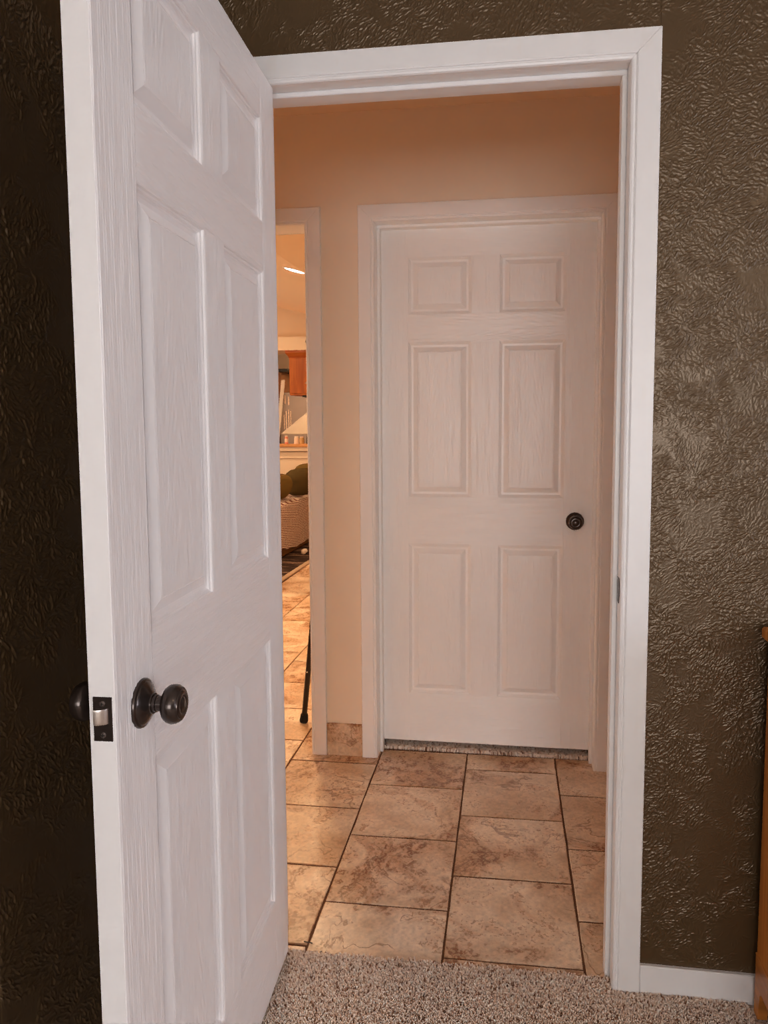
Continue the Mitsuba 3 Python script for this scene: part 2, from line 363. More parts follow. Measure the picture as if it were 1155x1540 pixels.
def grain(U, V, straight, seed):
    """Embossed wood grain, 0 to 1: U across, V along the fibres (metres)."""
    q = lambda a, b, z: nnoise(np.dstack([U * a, V * b, np.full(U.shape, z + seed)]))
    if straight: f = U * 165. + q(6., 2.2, 2.) * 1.6 + q(40., 3., 5.) * .6
    else:
        u = U + .016 * q(0., 5., 3.) - .008
        f = 1500. * u * u + V * 15. + q(9., 3.5, 2.) * 2.6 + q(40., 7., 5.) * .9
    f = f - np.floor(f)
    g_ = np.clip(f / .45, 0, 1) * np.clip((1 - f) / .22, 0, 1)
    return g_ * (.35 + .65 * np.clip((q(420., 16., 9.) - .25) / .5, 0, 1))
def grained(a, b, c, d, q, dep, along, straight, seed, du, dvv, M):
    """A grained sheet on the face at depth q, its rim pressed into the board."""
    pa, pb = (du, dvv) if along == 'z' else (dvv, du)
    s_, z_ = np.linspace(a, b, int((b - a) / pa) + 2), np.linspace(c, d, int((d - c) / pb) + 2)
    S, Z = np.meshgrid(s_, z_, indexing='ij')
    if along == 'z': h_ = grain(S - (a + b) / 2, Z, straight, seed)
    else: h_ = grain(Z - (c + d) / 2, S, straight, seed)
    h_ = h_ * dep + .00012
    h_[0] = h_[-1] = -.0003; h_[:, 0] = h_[:, -1] = -.0003
    n, m_ = S.shape; k = np.arange(n * m_).reshape(n, m_)
    i, j, l, o = k[:-1, :-1].ravel(), k[1:, :-1].ravel(), k[1:, 1:].ravel(), k[:-1, 1:].ravel()
    t = trimesh.Trimesh(np.c_[S.ravel(), q + h_.ravel(), Z.ravel()], np.vstack([np.c_[i, l, j], np.c_[i, o, l]]), process=False)
    t.apply_transform(M)
    if np.linalg.det(M[:3, :3]) < 0: t.invert()
    return t
def grain_door(key, w, h, th, M, cols, rows, du, dvv, dep):
    (a0, a1), (b0, b1) = cols; zs = [0] + [z for r in rows for z in r] + [h]; sd = 0
    def gr(part, *a):
        put(f'{key}__{part}__wood_grain', grained(*a, M), 'm_door' if key == 'door_1' else 'm_door_hall_lifted', smooth=True)
    nm = lambda base, i: base if i == 0 else f'{base}_{i:03d}'
    gr('stile', 0.002, a0 - .0004, .001, h - .001, th, dep, 'z', True, 1, du, dvv); gr('stile_001', b1 + .0004, w - .002, .001, h - .001, th, dep, 'z', True, 7, du, dvv)
    for k in range(4): gr(nm('rail', k), a0 + .0004, b1 - .0004, zs[2 * k] + .001, zs[2 * k + 1] - .0006, th, dep, 'x', k != 2, 20 + k, du, dvv)
    for k in range(3): gr(nm('mullion', k), a1 + .0006, b0 - .0006, rows[k][0] + .0006, rows[k][1] - .0006, th, dep, 'z', True, 30 + k, du, dvv)
    i = 0
    for (c0, c1) in cols:
        for (r0, r1) in rows:
            o_ = .0400; gr(nm('panel', i), c0 + o_, c1 - o_, r0 + o_, r1 - o_, th - .0020, dep, 'z', False, 40 + i, du, dvv); i += 1
COLS = [(.1005, .350), (.447, .6965)]
ROWS = [(.190, .805), (.987, 1.604), (1.706, 1.920)]
ANG = math.radians(87.0975)
dv, nv = np.array([math.cos(ANG), -math.sin(ANG), 0]), np.array([math.sin(ANG), math.cos(ANG), 0])
O1 = np.array([XL, -.0063, .010])
M1 = frame(O1, dv, nv, (0, 0, 1))
door_leaf('door_1', .8085, 2.020, .0352, M1, COLS, ROWS)
grain_door('door_1', .8085, 2.020, .0352, M1, COLS, ROWS, .0012, .007, .0010)
tag('door_1', 'white six-panel door standing open on the left', kind='structure')
M2 = frame((XD0 + .004, YB + .0005, .034), (1, 0, 0), (0, -1, 0), (0, 0, 1))
SX = .976
D2 = (XD1 - XD0 - .008, H - .004 - .034, .0345, M2, [(.1085, .349), (.4545, .6985)], [(.194, .792), (.977, 1.569), (1.673, 1.885)])
door_leaf('door_2', *D2)
grain_door('door_2', *D2, .0014, .010, .0011)
tag('door_2', 'closed white six-panel door across the hall', kind='structure')

ROSE = [(0, 0), (.0335, 0), (.0338, .0022), (.0328, .0045), (.0305, .0058), (.0298, .0056), (.0290, .0072), (.0240, .0105), (.0175, .0138), (.0142, .0165), (.0140, .0182), (0, .0182)]
NECK = [(0, .0175), (.0118, .0175), (.0118, .0225), (.0104, .0232), (.0104, .034), (0, .034)]
KNOB = [(0, .0305), (.0105, .0308), (.0165, .0325), (.0225, .0358), (.0257, .0402), (.0268, .0455), (.0260, .0505), (.0240, .0545), (.0222, .0566), (.0214, .0558), (.0203, .0566), (.0198, .0582), (.0165, .0598), (.0122, .0592), (.0112, .0578), (.0100, .0586), (.0070, .0604), (0, .0606)]
def knob(parent, M, smooth=35):
    k = f'{parent}__knob'
    i = 0
    while k + '__ball' in scene: i += 1; k = f'{parent}__knob_{i:03d}'
    for nm, pr in (('rosette', ROSE), ('neck', NECK), ('ball', KNOB)):
        put(f'{k}__{nm}', lathe(pr, 64), 'm_bronze', smooth=smooth, M=M)
    labels[k] = {'label': 'round oil-rubbed bronze door knob'}
KZ = .908
o = O1 + dv * .735; o[2] = KZ
knob('door_1', frame(o + nv * .0352, dv, np.array([0, 0, 1.]), nv))
knob('door_1', frame(o, -dv, np.array([0, 0, 1.]), -nv))
knob('door_2', frame((-.008, YB + .0005 - .0345, .924), (1, 0, 0), (0, 0, 1), (0, -1, 0)))
# latch: face plate, bolt and two screws on the free edge
ML = frame(O1 * [1, 1, 0] + dv * .8085, nv, (0, 0, 1), dv)        # local: x through the leaf, y up, z out of the edge
child('door_1', 'latch_plate', box(.006, .031, .885, .943, -.001, .0012, .0003), 'm_bronze', M=ML)
bolt = []
for x, zo in ((.0105, .0095), (.0135, .0094), (.0175, .0085), (.0215, .0062), (.0248, .0035), (.0262, .001)):
    bolt.append([[x, .9085, 0], [x, .9085 , zo], [x, .9115, zo + .0006], [x, .9255, zo + .0006], [x, .9285, zo], [x, .9285, 0]])
bm = loft(bolt); bm.fix_normals()
put('door_1__latch_plate__latch_bolt', bm, 'm_steel', M=ML, smooth=40)
for i, y in enumerate((.9345, .8935)):
    sc = lathe([(0, 0), (.0042, 0), (.004, .0012), (.0028, .0021), (0, .0023)], 24)
    cr = cat(box(-.0024, .0024, -.0004, .0004, .0021, .0026), box(-.0004, .0004, -.0024, .0024, .0021, .0026))
    sc.apply_translation((.0185, y, .0008)); cr.apply_translation((.0185, y, .0008))
    put('door_1__latch_plate__screw' + ('' if i == 0 else '_001'), cat(sc), 'm_screw', M=ML, smooth=30)
    put('door_1__latch_plate__screw_slot' + ('' if i == 0 else '_001'), cr, 'm_black', M=ML)

# ------------------------------------------------------------------ tiled floor
put('floor', box(-6.0, 1.1, .0, 10.0, -.06, ZT - .0032), 'm_grout')
tag('floor', 'tiled floor of beige and rust-brown stone-look tiles', kind='structure')
TS, GR = .3388, .0062
g = math.radians(.7972); cg, sg = math.cos(g), math.sin(g)
n_tile = 0
def tile(x0, x1, y0, y1, name='tile', M=None, thick=.0032):
    """One tile in the turned grid: a slightly uneven outline and eased edges."""
    q = []
    for (a, b, n) in (((x0, y0), (x1, y0), 5), ((x1, y0), (x1, y1), 5), ((x1, y1), (x0, y1), 5), ((x0, y1), (x0, y0), 5)):
        for i in range(n): t = i / n; q.append((a[0] + (b[0] - a[0]) * t, a[1] + (b[1] - a[1]) * t))
    q = np.array(q); c = q.mean(0)
    q = q + rng.normal(0, .00055, q.shape)
    inn = q + np.sign(c - q) * np.minimum(np.abs(c - q), .0024) * (np.abs(c - q) > .3 * np.abs(c - q).max(0))
    dz = rng.uniform(-.0002, .0003)
    rot = lambda p: np.stack([p[:, 0] * cg - p[:, 1] * sg, p[:, 0] * sg + p[:, 1] * cg], 1)
    V = np.vstack([np.c_[rot(q), np.full(len(q), ZT - thick)], np.c_[rot(q), np.full(len(q), ZT - .0012)], np.c_[rot(inn), np.full(len(q), ZT + dz)]])
    uv0 = np.vstack([q, q, inn]) + rng.uniform(0, 60, 2)
    n = len(q); F = []
    for r in range(2):
        for j in range(n): a, b = r * n + j, r * n + (j + 1) % n; F += [[a, b, b + n], [a, b + n, a + n]]
    for j in range(1, n - 1): F.append([2 * n, 2 * n + j, 2 * n + j + 1])
    m = trimesh.Trimesh(V, np.array(F), process=False)
    child('floor', name, m, 'm_tile', uv=uv0)
X1, YA, YBB = -.0549, .0478, .2263
for k in range(-2, 6):
    cx1, cx0 = X1 - k * TS, X1 - (k + 1) * TS
    yo = YA if k % 2 == 0 else YBB
    if k < 0: yo = YBB + .0 if k == -1 else YA
    for j in range(-1, 19):
        y0, y1 = yo + j * TS, yo + (j + 1) * TS
        mx, my = (cx0 + cx1) / 2, (y0 + y1) / 2
        if y1 < .02: continue
        lo, hi = -.224 - .46 * (my + 1.68) - .25, -.224 - .27 * (my + 1.68) + .25
        if y0 > YF + .06 and not (lo < mx < hi): continue
        if y0 > YF - .3 and mx > -.75:      # tiles stop at the closed door
            y1 = min(y1, YF + .078)
            if y1 - y0 < .03: continue
        a, b = cx0 + GR / 2, cx1 - GR / 2
        if a > 1.0: continue
        tile(a, min(b, .99), max(y0 + GR / 2, .012), y1 - GR / 2)
# tiles set upright as the hall's baseboard
def base_tile(x0, x1, i):
    m = box(x0, x1, YF - .0105, YF - .0002, ZT, .1215, .0012)
    uv = np.array(m.vertices)[:, [0, 2]] + [40.3 + 7 * i, 17.9]
    child('baseboard_far', 'tile', m, 'm_tile', uv=uv)
base_tile(XO1 + CW + .001, XD0 - CW - .001, 0)
base_tile(XD1 + CW + .001, .46, 1); base_tile(.463, .79, 2); base_tile(.793, .998, 3)
base_tile(-1.998, XO0 - CW - .001, 4)
tag('baseboard_far', 'baseboard of upright beige tiles along the hall wall', kind='structure')

# ------------------------------------------------------------------ carpets
put('floor_bedroom', box(-1.1, 3.3, -5.6, .03, -.06, -.0095), 'm_carpet_far')
tag('floor_bedroom', 'bedroom floor under the carpet', kind='structure')
def tufts(x0, x1, y0, y1, pitch, h, edge=None, seed=1, keep=None, zb=-.0080):
    r = np.random.default_rng(seed)
    X, Y = np.meshgrid(np.arange(x0, x1, pitch), np.arange(y0, y1, pitch)); X = X.ravel(); Y = Y.ravel()
    X = X + r.uniform(-.5, .5, X.shape) * pitch; Y = Y + r.uniform(-.5, .5, X.shape) * pitch
    ok = np.ones(len(X), bool)
    if edge is not None: ok &= Y < edge(X) + r.normal(0, .0022, len(X))
    if keep is not None: ok &= keep(X, Y)
    X, Y = X[ok], Y[ok]; n = len(X)
    lean = r.normal(0, .0021, (n, 2)); hh = h * r.uniform(.72, 1.12, n); rad = pitch * r.uniform(.50, .74, n); ph = r.uniform(0, 6.28, n)
    lv = [(0, .6, 0), (.55, 1.0, .4), (.93, .72, .9)]
    V = np.zeros((n, 13, 3))
    for i, (t, s, l) in enumerate(lv):
        for j in range(4):
            a = ph + j * np.pi / 2 + t * 1.1
            V[:, i * 4 + j, 0] = X + lean[:, 0] * l + np.cos(a) * rad * s
            V[:, i * 4 + j, 1] = Y + lean[:, 1] * l + np.sin(a) * rad * s
            V[:, i * 4 + j, 2] = zb + hh * t
    V[:, 12] = np.c_[X + lean[:, 0] * 1.05, Y + lean[:, 1] * 1.05, zb + hh * 1.06]
    F = []
    for i in range(2):
        for j in range(4): a, b = i * 4 + j, i * 4 + (j + 1) % 4; F += [[a, b, b + 4], [a, b + 4, a + 4]]
    for j in range(4): F.append([8 + j, 8 + (j + 1) % 4, 12])
    F = (np.array(F)[None] + (np.arange(n) * 13)[:, None, None]).reshape(-1, 3)
    pal = np.array([[.90, .78, .67], [.84, .69, .57], [.66, .49, .375], [.25, .13, .075], [.94, .86, .78]])
    c = pal[r.choice(5, n, p=[.34, .22, .15, .09, .20])] * r.uniform(.9, 1.1, (n, 1))
    C = np.repeat(c[:, None], 13, 1)
    return trimesh.Trimesh(V.reshape(-1, 3), F, process=False), np.clip(C.reshape(-1, 3), 0, .95)
DX_ = .302
EDGE = lambda x: .0135 + .0165 * (x + .80) + .0015 * np.sin(x * 40)
m, c = tufts(-.86, .32, -.30, .05, .0032, .0085, edge=EDGE, keep=lambda x, y: (x < DX_ - .008) & ((y < -.002) | ((x > XL + .004) & (x < XR - .002))))
put('carpet', m, 'm_carpet', smooth=True, color=c)
tag('carpet', 'beige and brown flecked cut-pile carpet in front of the doorway', 'carpet', kind='stuff')
put('floor_closet', box(-.9, XD1 + .4, YF + .08, YB + 1.0, -.06, -.0098), 'm_carpet_far')
tag('floor_closet', 'floor of the room behind the closed door', kind='structure')
m, c = tufts(XD0 + .012, XD1 - .012, YF + .079, YB + .04, .0042, .016, seed=5)
put('carpet_001', m, 'm_carpet', smooth=True, color=c)
tag('carpet_001', 'strip of brown flecked carpet under the closed white door', 'carpet', kind='stuff')
# room behind the closed door, dark
put('wall_closet', cat(box(-.90, -.88, YB + .0, YB + 1.05, -.06, HC), box(XD1 + .4, XD1 + .45, YB, YB + 1.05, -.06, HC), box(-.90, XD1 + .45, YB + 1.0, YB + 1.05, -.06, HC)), 'm_wall_pale')
put('ceiling_closet', box(-.90, XD1 + .45, YB, YB + 1.05, HC, HC + .05), 'm_ceiling')

# baseboard of the bedroom
bb = box(CW + .0008, 3.19, -.0125, -.0002, -.008, .0615, .002)
put('baseboard_right', bb, 'm_trim'); tag('baseboard_right', 'low white baseboard under the olive-brown wall', kind='structure')
put('baseboard_left', box(-.9998, -.9875, -5.49, -.02, -.008, .0615, .002), 'm_trim'); tag('baseboard_left', kind='structure')

# ------------------------------------------------------------------ tall orange wooden dresser, right
DX = .302
def upl(m, a, b, off=0.): v = np.array(m.vertices); return np.stack([v[:, a] + off, v[:, b]], 1)
def wood(key, name, m, along, across, mat='m_oak', off=0.): child(key, name, m, mat, uv=upl(m, across, along, off))
wood('dresser', 'side_panel', box(DX + .003, DX + .022, -.50, -.032, .128, .835, .001), 2, 1)
wood('dresser', 'side_panel', box(1.06, 1.079, -.50, -.032, .128, .835, .001), 2, 1, off=4.)
wood('dresser', 'top', box(DX - .012, 1.094, -.52, -.028, .835, .860, .004), 0, 1)
wood('dresser', 'back_panel', box(DX + .022, 1.06, -.045, -.036, .128, .835), 2, 0)
for i in range(4):
    z0 = .135 + i * .174
    k = child('dresser', 'drawer', box(DX + .028, 1.054, -.516, -.10, z0, z0 + .166, .003), 'm_oak', uv=upl(box(DX + .028, 1.054, -.516, -.10, z0, z0 + .166, .003), 2, 0))
    for x in (.5, .86):
        kk = k + '__handle' + ('' if x == .5 else '_001')
        put(kk, lathe([(0, 0), (.006, 0), (.006, .012), (.014, .02), (.012, .027), (0, .029)], 24), 'm_bronze', smooth=40, M=frame((x, -.516, z0 + .083), (1, 0, 0), (0, 0, 1), (0, -1, 0)))
from shapely.geometry import Polygon
def base_side(x0, x1):
    y0, y1 = -.505, -.030
    a = [(y1, .0), (y1 , .134)] + [(y0, .134), (y0, 0), (y0 + .036, 0), (y0 + .040, .060), (y0 + .046, .070), (y1 - .042, .070), (y1 - .034, .062), (y1 - .024, 0)]
    m = trimesh.creation.extrude_polygon(Polygon(a), x1 - x0, engine='earcut')
    m.apply_transform(frame((x0, 0, -.006), (0, 1, 0), (0, 0, 1), (1, 0, 0))); return m
wood('dresser', 'base_side', base_side(DX + .0015, DX + .022), 1, 2, off=7.)
wood('dresser', 'base_side', base_side(1.06, 1.085), 1, 2, off=8.)
wood('dresser', 'base_front', box(DX + .022, 1.06, -.505, -.486, .06, .128), 0, 2, off=9.)
wood('dresser', 'side_moulding', box(DX + .0005, DX + .006, -.507, -.030, .1275, .1325, .001), 1, 2, off=3.)
tag('dresser', 'tall orange-stained wooden dresser with low bracket feet at the right edge', 'dresser')

# ------------------------------------------------------------------ living room shell
GY = 7.3
def slope_z(x): return 2.692 + .25 * (-2.97 - x)
SXR = -1.75
cs = loft([[[SXR, y, slope_z(SXR)], [-6.0, y, slope_z(-6.)], [-6.0, y, slope_z(-6.) + .06], [SXR, y, slope_z(SXR) + .06]] for y in (YB, GY)]); cs.fix_normals()
put('ceiling_living', cs, 'm_ceiling_tan'); tag('ceiling_living', 'sloping ceiling of the living room', kind='structure')
put('ceiling_living_flat', box(SXR - .01, -.9, YB, GY + .2, slope_z(SXR), slope_z(SXR) + .06), 'm_ceiling_tan'); tag('ceiling_living_flat', kind='structure')
put('wall_gable', box(-6.0, -.9, GY, GY + .1, 2.345, 4.0), 'm_wall_pale')
put('soffit', box(-6.0, -.9, 7.06, GY + .2, 2.185, 2.342), 'm_wall_pale'); tag('soffit', 'plain beige soffit above the kitchen cabinet', kind='structure')
put('wall_living_right', box(-.95, -.9, YB, 10.0, -.06, 4.0), 'm_wall_pale')
put('wall_living_left', box(-6.05, -6.0, YB, 10.0, -.06, 4.0), 'm_wall_pale')
put('wall_living_front', wall_with_hole(-6.0, -2.0, -.06, 4.0, [], YB - .03, YB), 'm_wall_pale')
put('wall_kitchen', box(-6.0, -.9, 9.3, 9.4, -.06, 2.45), 'm_wall_pale')
put('ceiling_kitchen', box(-6.0, -.9, GY + .2, 9.4, 2.342, 2.40), 'm_ceiling')
put('wall_bar', box(-4.6, -.95, 7.08, 7.2, -.06, 1.035), 'm_wall_pale')
for k in ('wall_gable', 'wall_living_right', 'wall_living_left', 'wall_living_front', 'wall_kitchen', 'wall_bar', 'ceiling_kitchen', 'wall_closet', 'ceiling_closet', 'wall_hall', 'wall_far', 'wall_hall_left', 'wall_hall_right'):
    tag(k, kind='structure')
put('trim_bar', box(-4.6, -.95, 7.055, 7.08, .90, .975, .003), 'm_wall_pale'); tag('trim_bar', kind='structure')

# recessed ceiling lamps
def recessed(key, x, y, label):
    nrm = np.array([-.25, 0, -1.]) if x < SXR else np.array([0, 0, -1.])
    nrm /= np.linalg.norm(nrm); ax = np.cross([0, 1, 0], nrm); ax /= np.linalg.norm(ax)
    z = slope_z(x) if x < SXR else slope_z(SXR)
    M = frame((x, y, z), ax, np.cross(nrm, ax), nrm)
    child(key, 'trim_ring', lathe([(.071, -.012), (.071, .001), (.078, .004), (.092, .002), (.092, -.004)], 48), 'm_white', smooth=40, M=M)
    d = trimesh.creation.cylinder(radius=.0715, height=.004, sections=40); d.apply_translation((0, 0, -.0005))
    child(key, 'lens', d, 'm_white', M=M, emitter={'type': 'area', 'radiance': rgb(*LAMP_WARM)})
    tag(key, label, 'ceiling light')
recessed('ceiling_light', -1.835, 3.70, 'glowing round recessed lamp in the sloping living room ceiling')
recessed('ceiling_light_001', -1.45, 2.15, 'recessed lamp in the living room ceiling nearer the doorway')
recessed('ceiling_light_002', -2.9, 5.6, 'recessed lamp in the living room ceiling over the sofa')

def added_kitchen_lamp(key, x, y, z, label):  # lamp added out of view to brighten the dark kitchen
    M = frame((x, y, z), (1, 0, 0), (0, -1, 0), (0, 0, -1))
    child(key, 'trim_ring', lathe([(.071, -.012), (.071, .001), (.078, .004), (.092, .002), (.092, -.004)], 48), 'm_white', smooth=40, M=M)
    d = trimesh.creation.cylinder(radius=.0715, height=.004, sections=40); d.apply_translation((0, 0, -.0005))
    child(key, 'lens', d, 'm_white', M=M, emitter={'type': 'area', 'radiance': rgb(*LAMP_WARM)})
    tag(key, label, 'ceiling light')
added_kitchen_lamp('ceiling_light_003', -2.6, 8.25, 2.342, 'added unseen lamp in the kitchen ceiling behind the bar')

# ------------------------------------------------------------------ kitchen, seen over the bar
cab = 'wall_cabinet'
wood(cab, 'body', box(-2.935, -2.2, 7.09, 7.42, 1.655, 2.10, .002), 2, 0, 'm_cherry')
cr = []
for s, z in ((.0, 2.095), (.006, 2.11), (.022, 2.135), (.036, 2.155), (.036, 2.183)):
    cr.append([[-2.937 - s, 7.088 - s, z], [-2.2, 7.088 - s, z], [-2.2, 7.42, z], [-2.937 - s, 7.42, z]])
m = loft(cr); m.fix_normals(); wood(cab, 'crown', m, 0, 2, 'm_cherry', off=2.)
wood(cab, 'door', box(-2.915, -2.57, 7.072, 7.09, 1.675, 2.085, .003), 2, 0, 'm_cherry', off=5.)
wood(cab, 'door', box(-2.565, -2.22, 7.072, 7.09, 1.675, 2.085, .003), 2, 0, 'm_cherry', off=6.)
child(cab, 'bottom_rail', box(-2.78, -2.2, 7.10, 7.40, 1.632, 1.656, .002), 'm_black')
tag(cab, 'cherry wood wall cabinet with crown moulding under the kitchen soffit', 'cabinet')
child('bar_counter', 'top', box(-4.6, -.96, 6.97, 7.30, 1.038, 1.072, .006), 'm_counter')
child('bar_counter', 'apron', box(-4.6, -.96, 7.0, 7.06, .99, 1.038, .003), 'm_wall_pale')
tag('bar_counter', 'reddish wood bar counter above the beige half wall', 'counter')
def jar(key, x, r, h, mat, lid, label, y=7.13, lab=None, thin=False):
    z = 1.0722
    child(key, 'body', lathe([(0, z), (r * .92, z), (r, z + .006), (r, z + h * .72), (r * .8, z + h * .82), (r * .78, z + h * .86), (0, z + h * .86)], 28), mat, smooth=40, M=frame((x, y, 0), (1, 0, 0), (0, 1, 0), (0, 0, 1)))
    child(key, 'lid', lathe([(0, z + h * .862), (r * .84, z + h * .862), (r * .84, z + h), (0, z + h + .001)], 28), lid, smooth=40, M=frame((x, y, 0), (1, 0, 0), (0, 1, 0), (0, 0, 1)))
    if lab: child(key, 'label', lathe([(r * 1.012, z + h * .22), (r * 1.02, z + h * .25), (r * 1.02, z + h * .6), (r * 1.012, z + h * .63)], 28), lab, smooth=40, M=frame((x, y, 0), (1, 0, 0), (0, 1, 0), (0, 0, 1)))
    tag(key, label, 'jar')
jar('candle_jar', -2.998, .022, .100, 'm_jar_pink', 'm_jar_label', 'slim pinkish red jar with a pale band at the left end of the counter', lab='m_jar_label')
jar('storage_jar', -2.872, .030, .092, 'm_jar_label', 'm_white', 'pale squat jar in the middle of the counter, left of the amber one')
jar('storage_jar_001', -2.805, .030, .088, 'm_amber', 'm_jar_label', 'amber squat jar in the middle of the counter')
jar('spice_bottle', -2.725, .021, .092, 'm_black', 'm_black', 'small black bottle at the right of the counter jars')
labels['spice_bottle']['category'] = 'bottle'
# refrigerator, leaning board and pantry behind
child('refrigerator', 'body', box(-3.56, -3.10, 8.66, 9.28, 0.0, 1.76, .012), 'm_grey')
child('refrigerator', 'door', box(-3.556, -3.104, 8.615, 8.655, .05, 1.755, .012), 'm_grey')
for x, a, b in ((-3.475, 1.60, 1.72), (-3.425, 1.58, 1.7), (-3.49, 1.24, 1.45), (-3.46, 1.24, 1.50), (-3.425, 1.26, 1.52), (-3.395, 1.24, 1.5)):
    child('refrigerator', 'pale_strip', box(x - .007, x + .007, 8.607, 8.6155, a, b, .002), 'm_jar_label')  # narrow pale upright strips on the door front
tag('refrigerator', 'grey refrigerator with pale upright strips behind the bar', 'refrigerator')
bd = []
for t in (0, 1):
    x, z = (-3.70, 0.0) if t == 0 else (-3.478, 1.93)
    bd.append([[x - .026, 8.55, z], [x + .022, 8.55, z], [x + .022, 8.575, z], [x - .026, 8.575, z]])
m = loft(bd); m.fix_normals(); put('leaning_board', m, 'm_white'); tag('leaning_board', 'narrow white board leaning to the right in front of the grey refrigerator', 'board')
child('pantry_cabinet', 'body', box(-4.3, -3.60, 8.82, 9.28, 0, 2.06, .003), 'm_pantry')
child('pantry_cabinet', 'top_trim', box(-4.33, -3.48, 8.79, 9.29, 2.06, 2.105, .004), 'm_black')
child('pantry_cabinet', 'door', box(-3.97, -3.62, 8.80, 8.82, .1, 2.03, .003), 'm_pantry')
tag('pantry_cabinet', 'tall brown pantry cabinet with a dark top edge at the kitchen back', 'cabinet')
# small black spot on the soffit
child('spotlight', 'mount', box(-2.71, -2.66, 7.035, 7.06, 2.288, 2.318, .003), 'm_black')
child('spotlight', 'head', tube([[-2.69, 7.03, 2.292], [-2.68, 6.98, 2.272]], [.016, .02], 16), 'm_black')
tag('spotlight', 'small black spotlight on the beige soffit above the cabinet', 'light fixture')
# bell pendant over the bar
px, py = -2.452, 6.40
MP = frame((px, py, 0), (1, 0, 0), (0, 1, 0), (0, 0, 1))
child('pendant_light', 'shade', lathe([(.016, 1.897), (.024, 1.893), (.036, 1.87), (.048, 1.83), (.062, 1.79), (.09, 1.752), (.088, 1.751), (.060, 1.788), (.046, 1.828), (.034, 1.867), (.022, 1.888), (.014, 1.892)], 40), 'm_shade', smooth=50, M=MP)
child('pendant_light', 'socket', lathe([(0, 1.89), (.02, 1.89), (.024, 1.915), (.018, 1.94), (.006, 1.945), (0, 1.945)], 28), 'm_black', smooth=40, M=MP)
child('pendant_light', 'stem', tube([[px, py, 1.944], [px, py, slope_z(px) - .01]], .004, 10), 'm_black')
child('pendant_light', 'canopy', lathe([(0, slope_z(px) - .03), (.055, slope_z(px) - .025), (.06, slope_z(px) + .01), (0, slope_z(px) + .01)], 28), 'm_black', smooth=40, M=MP)
child('pendant_light', 'bulb', trimesh.creation.icosphere(subdivisions=2, radius=.022).apply_translation((px, py, 1.835)), 'm_white', emitter={'type': 'area', 'radiance': rgb(*BULB)})
tag('pendant_light', 'small cream bell-shaped pendant lamp hanging before the cherry cabinet', 'pendant light')
# wide cone pendant
px, py = -1.78, 4.0
MP = frame((px, py, 0), (1, 0, 0), (0, 1, 0), (0, 0, 1))
child('cone_pendant', 'shade', lathe([(.262, 1.224), (.2625, 1.228), (.036, 1.412), (.034, 1.412), (.258, 1.2245)], 72), 'm_shade', smooth=30, M=MP)
child('cone_pendant', 'cap', lathe([(0, 1.405), (.037, 1.41), (.03, 1.425), (.008, 1.435), (0, 1.435)], 28), 'm_shade', smooth=40, M=MP)
child('cone_pendant', 'stem', tube([[px, py, 1.43], [px, py, slope_z(px) - .005]], .005, 10), 'm_black')
child('cone_pendant', 'canopy', lathe([(0, slope_z(px) - .03), (.055, slope_z(px) - .025), (.06, slope_z(px) + .012), (0, slope_z(px) + .012)], 28), 'm_black', smooth=40, M=MP)
child('cone_pendant', 'bulb', trimesh.creation.icosphere(subdivisions=2, radius=.028).apply_translation((px, py, 1.305)), 'm_white', emitter={'type': 'area', 'radiance': rgb(*BULB)})
tag('cone_pendant', 'wide cream cone-shaped lampshade hanging in front of the bar counter', 'pendant light')

# ------------------------------------------------------------------ rug, sofa, throw, cushions
child('rug', 'field', box(-5.2, -2.20, 3.4, 6.9, ZT, .009, .002), 'm_rug')
child('rug', 'border', box(-2.2, -2.155, 3.4, 6.9, ZT, .0085, .002), 'm_rug_border')
tag('rug', 'dark brown rug with a narrow beige border under the sofa', 'rug')
child('sofa', 'base', box(-3.35, -2.475, 4.75, 6.85, .010, .30, .02), 'm_sofa')
child('sofa', 'seat', box(-3.3, -2.49, 4.8, 6.8, .30, .545, .04), 'm_olive_dark')
tag('sofa', 'brown upholstered sofa mostly hidden by a striped throw', 'sofa')
ys = np.linspace(4.72, 6.9, 90)
prof = [(-3.1, .555), (-2.80, .553), (-2.62, .552), (-2.53, .552), (-2.487, .545), (-2.464, .525), (-2.456, .49)] + [(-2.455, z) for z in np.linspace(.45, .14, 9)] + [(-2.453, 0.0)]
V, UV = [], []
for iy, y in enumerate(ys):
    lift = .12 * max(0., 5.78 - y) * min(1, 1)
    hem = .068 + .10 * max(0., 5.62 - y) + .006 * math.sin(y * 23) + .02 * max(0, y - 5.9)
    s = 0; last = None
    for i, (x, z) in enumerate(prof):
        if i == len(prof) - 1: z = hem
        z = max(z, hem)
        fold = .010 * math.sin(y * 9 + z * 4) * (.55 - z) if z < .5 else 0
        q = np.array([x + fold, z])
        if last is not None: s += np.linalg.norm(q - last)
        last = q; V.append([q[0], y, q[1]]); UV.append([y, (z if z < .54 else .54 + (-2.5 - x)) - lift])
n = len(prof); F = []
for a in range(len(ys) - 1):
    for b in range(n - 1): k = a * n + b; F += [[k, k + 1, k + n + 1], [k, k + n + 1, k + n]]
V = np.array(V); UV = np.array(UV); F = np.array(F)
V2 = V + [-.006, 0, -.006]
th = trimesh.Trimesh(np.vstack([V, V2]), np.vstack([F, F[:, ::-1] + len(V)]), process=False)
put('striped_throw', th, 'm_throw', smooth=True, uv=np.vstack([UV, UV]))
tag('striped_throw', 'cream throw with fine dark red stripes draped over the sofa', 'blanket')
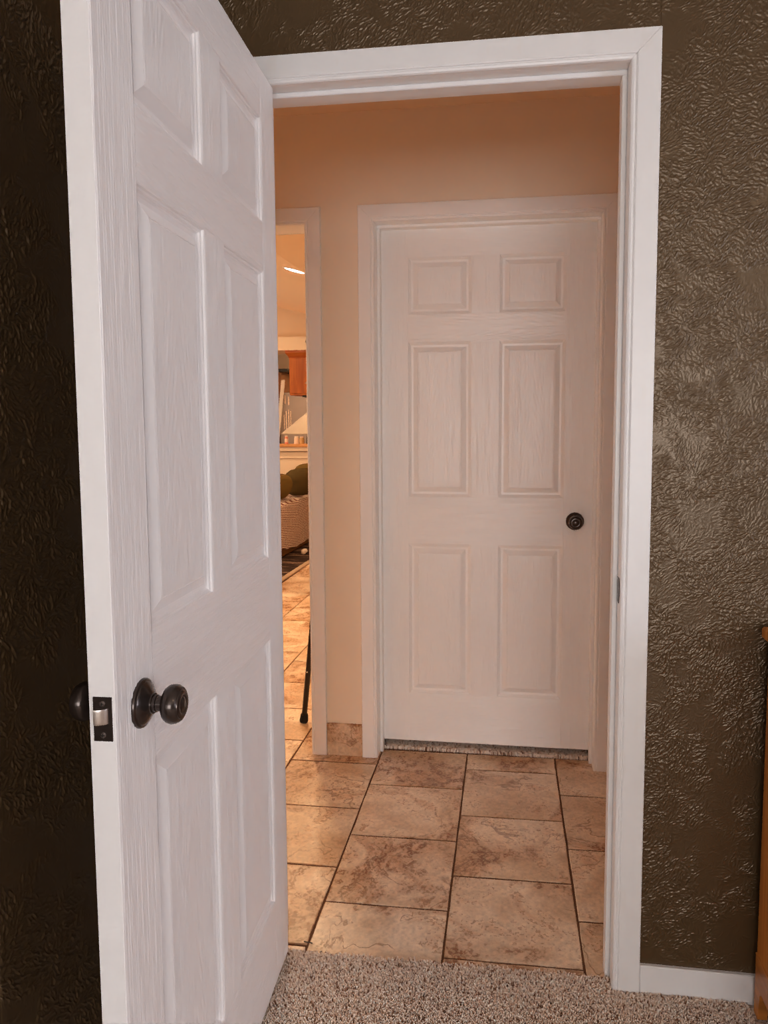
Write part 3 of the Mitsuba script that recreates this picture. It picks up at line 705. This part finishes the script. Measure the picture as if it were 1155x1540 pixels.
def cushion(key, c, r, rot, mat, label, seam=True):
    m = trimesh.creation.icosphere(subdivisions=4, radius=1.0); v = np.array(m.vertices)
    e = 2.6
    k = (np.abs(v[:, 0]) ** e + np.abs(v[:, 2]) ** e) ** (1 / e)
    rr = np.sqrt(v[:, 0] ** 2 + v[:, 2] ** 2)
    sc = np.where(rr > 1e-6, rr / np.maximum(k, 1e-6), 1)
    v[:, 0] *= sc; v[:, 2] *= sc
    v = v * (1 + .06 * (nfbm(v * 2.2 + sum(c), 3) - .5)[:, None]) * np.array(r)
    m.vertices = v
    R = trimesh.transformations.euler_matrix(*np.radians(rot)); R[:3, 3] = c
    child(key, 'cover', m, mat, smooth=True, M=R)
    t = np.linspace(0, 2 * np.pi, 60); cc, ss = np.cos(t), np.sin(t)
    k = (np.abs(cc) ** e + np.abs(ss) ** e) ** (1 / e)
    ring = np.stack([cc / k * r[0] * 1.004, 0 * t, ss / k * r[2] * 1.004], 1)
    child(key, 'piping', tube(ring, .005, 6), mat, M=R, smooth=50)
    tag(key, label, 'cushion', )
cushion('cushion', (-2.585, 5.50, .690), (.19, .105, .132), (25, 8, 70), 'm_olive', 'plump mustard-olive cushion in front on the striped throw')
cushion('cushion_001', (-2.47, 5.92, .705), (.17, .10, .145), (15, -6, 20), 'm_olive_dark', 'dark olive cushion lying behind the mustard one')
cushion('cushion_002', (-2.47, 6.33, .72), (.20, .11, .155), (10, 4, 15), 'm_olive', 'rear olive cushion that rises highest at the right')
# crumpled white sock on the rug
m = trimesh.creation.icosphere(subdivisions=4, radius=1.0); v = np.array(m.vertices)
v = v * (1 + .7 * (nfbm(v * 1.6 + 4, 3) - .5)[:, None]) * [.030, .055, .026]
m.vertices = v; m.apply_translation((-2.33, 5.53, .009 - v[:, 2].min())); put('sock', m, 'm_white', smooth=True)
tag('sock', 'crumpled white sock lying on the dark rug', 'sock')
# walking cane leaning behind the doorway
p0, p1 = np.array([-1.139, 1.405, ZT]), np.array([-1.0885, 1.3625, .374])
d = (p1 - p0) / np.linalg.norm(p1 - p0)
L = .92
child('walking_cane', 'shaft', tube([p0 + d * .03, p0 + d * .45, p0 + d * .451, p0 + d * (L - .02)], [.0115, .0115, .0125, .0125], 20), 'm_cane', smooth=40)
child('walking_cane', 'foot', tube([p0 + d * .0075, p0 + d * .012, p0 + d * .038, p0 + d * .046], [.0175, .0185, .0165, .013], 20), 'm_rubber', smooth=40)
bpos = p0 + d * .245
child('walking_cane', 'button', trimesh.creation.icosphere(subdivisions=2, radius=.0042).apply_translation(bpos + np.array([-.0025, -.0115, 0])), 'm_steel', smooth=True)
e0 = p0 + d * (L - .02)
child('walking_cane', 'handle', tube([e0, e0 + d * .03 + [0, .01, 0], e0 + d * .05 + [0, .04, 0], e0 + d * .045 + [0, .10, -.01]], [.0125, .014, .0145, .013], 16), 'm_rubber', smooth=40)
tag('walking_cane', 'black walking cane with a rubber tip leaning just behind the doorway', 'cane')
# a splinter of dark lint on the tile
child('lint', 'strand', tube([[-.745, .050, ZT + .0012], [-.735, .047, ZT + .002], [-.722, .0465, ZT + .0014]], .0011, 6), 'm_black')
tag('lint', 'tiny dark strand of lint on the tile near the carpet edge', 'lint')
